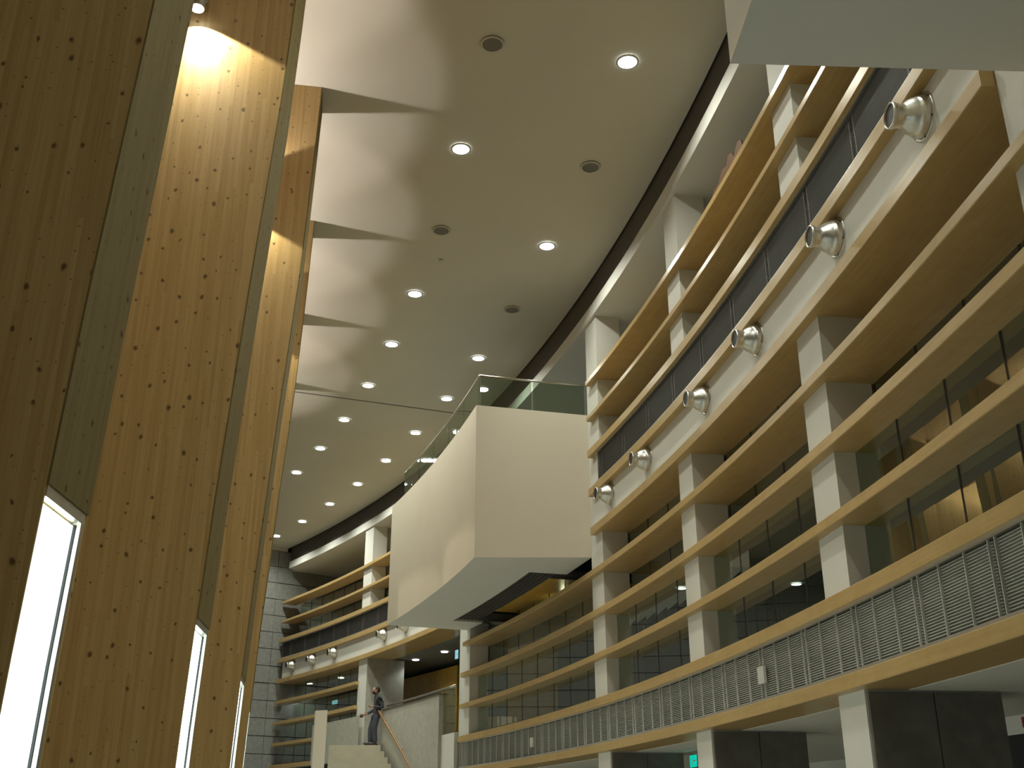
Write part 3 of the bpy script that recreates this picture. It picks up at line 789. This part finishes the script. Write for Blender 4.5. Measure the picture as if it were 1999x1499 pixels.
for s in (-1, 1):
    e_ = MB(); ell(e_, (-.08, .076*s, 1.64), .02, .010, .032, 8, 6); e_.build('ear', M['skin'], head, True)
    sh = MB(); ell(sh, (-.075 if s > 0 else .005, .11*s, .045), .135, .045, .05, 14, 8, lambda p: Vector((p.x, p.y, max(p.z, -.045)))); sh.build('shoe', M['shoe'], pp, True)
    wx = (-.20, .17, .93) if s > 0 else (-.13, -.14, 1.13)
    wv = Vector(wx); d = Vector((-1, -.35*s, -.45 if s > 0 else -.05)).normalized()
    hv = [wv - d*.02, wv+d*.05, wv+d*.09]; he = [(0,1),(1,2)]; hrd = [.030, (.036,.02), (.034,.018)]
    for q in range(4):
        b = wv + d*.09 + Vector((.008*q, 0, .027-.018*q)); ln = (.032, .036, .034, .026)[q]
        i0 = len(hv); hv += [b, b+d*ln, b+d*ln*1.6+Vector((.012, 0, -.012))]; he += [(2,i0),(i0,i0+1),(i0+1,i0+2)]; hrd += [.010, .009, .008]
    i0 = len(hv); tb = wv + d*.035 + Vector((0, 0, .03)); hv += [tb, tb+d*.03+Vector((0,0,.025)), tb+d*.055+Vector((0,0,.03))]; he += [(1,i0),(i0,i0+1),(i0+1,i0+2)]; hrd += [.013,.010,.009]
    skinned('hand', hv, he, hrd, 'skin', pp, 1, 1)
pp.location = P(59.60, 27.30, ZL+.012) + Vector((.17, -.05, 0)); pp.rotation_euler = (0, math.radians(6), math.radians(20)); pp.scale = (1.04, 1.0, .86)
bag = MB().lathe([(0,-.05),(.07,-.05),(.085,-.02),(.085,.02),(.07,.05),(0,.05)], 14).build('pouch', M['card'], None, True)
bag.location = pp.location + pp.rotation_euler.to_matrix() @ Vector((-.365, .12, .725)); bag.scale = (.8, .8, .55); tag(bag, 'small reddish brown pouch held by the person on the landing', 'pouch')

# ------------------------------------------------------------------ things in the rooms and on the ground floor
sign(P(61.2, 25.07, 4.15), 25, .20, .22, 'exitb', 'small blue-white lit sign in the stair hall beside the column', 'lit_sign')
sign(P(61.2, 33.4, 3.74), 33, .42, .12, 'exitb', 'wide lit sign between far shelves, left of the column behind the person', 'lit_sign')
sign(P(61.3, 13.5, .90), 8, .34, .17, 'exit', 'green lit exit sign on the ground floor left of a column')
lint = MB().arc(rect(62.6, 62.75, .86, 1.045), 6.7, 8.7).build('lintel', M['plaster'], wall_right)
structure(MB().arc(rect(62.62, 62.7, ZF, .86), 6.7, 8.7).build('door_1', M['black']))
rb = tag(empty('alarm_box', P(62.6, 7.75, .96)), 'small dark red box on the ground floor wall at the right edge', 'alarm box')
rb.rotation_euler = (0, 0, math.radians(7.75))
MB().box(-.05, 0, -.06, .06, -.05, .05).build('case', M['red'], rb)
MB().lathe([(0,-.062),(.025,-.06),(.03,-.05)], 12).build('button', M['black'], rb)

mc = tag(empty('machine', P(61.15, 14.75, 1.9), math.radians(15)), 'dark machine with a round drum standing behind the glass near the middle column', 'machine')
MB().box(-.14, .14, -.20, .16, 0, .98).build('body', M['black'], mc)
ring = MB().lathe([(.20,-.07),(.27,-.07),(.27,.07),(.20,.07),(.20,-.07)], 28, Matrix.Translation((0, 0, 1.22))).build('drum_ring', M['black'], mc, True)
MB().lathe([(0,-.05),(.09,-.05),(.09,.05),(0,.05)], 20, Matrix.Translation((0, 0, 1.22))).build('hub', M['carpet'], mc)
for q in range(3):
    t = 2*math.pi*q/3+.5
    MB().tube([(0, .08*math.cos(t), 1.22+.08*math.sin(t)), (0, .21*math.cos(t), 1.22+.21*math.sin(t))], .02, 6).build('spoke', M['black'], mc)
MB().tube([(0, -.18, .90), (0, -.48, .86)], .022, 8).build('arm', M['black'], mc)
MB().tube([(0, -.48, .68), (0, -.48, 1.12)], .024, 8).build('grip', M['black'], mc)
MB().tube([(.05, .45+.10*math.cos(t*.3), 1.15+.33*math.sin(t*.3)) for t in range(-1, 16)], .022, 8).build('hose', M['black'], mc, True)

bpy.context.view_layer.update()
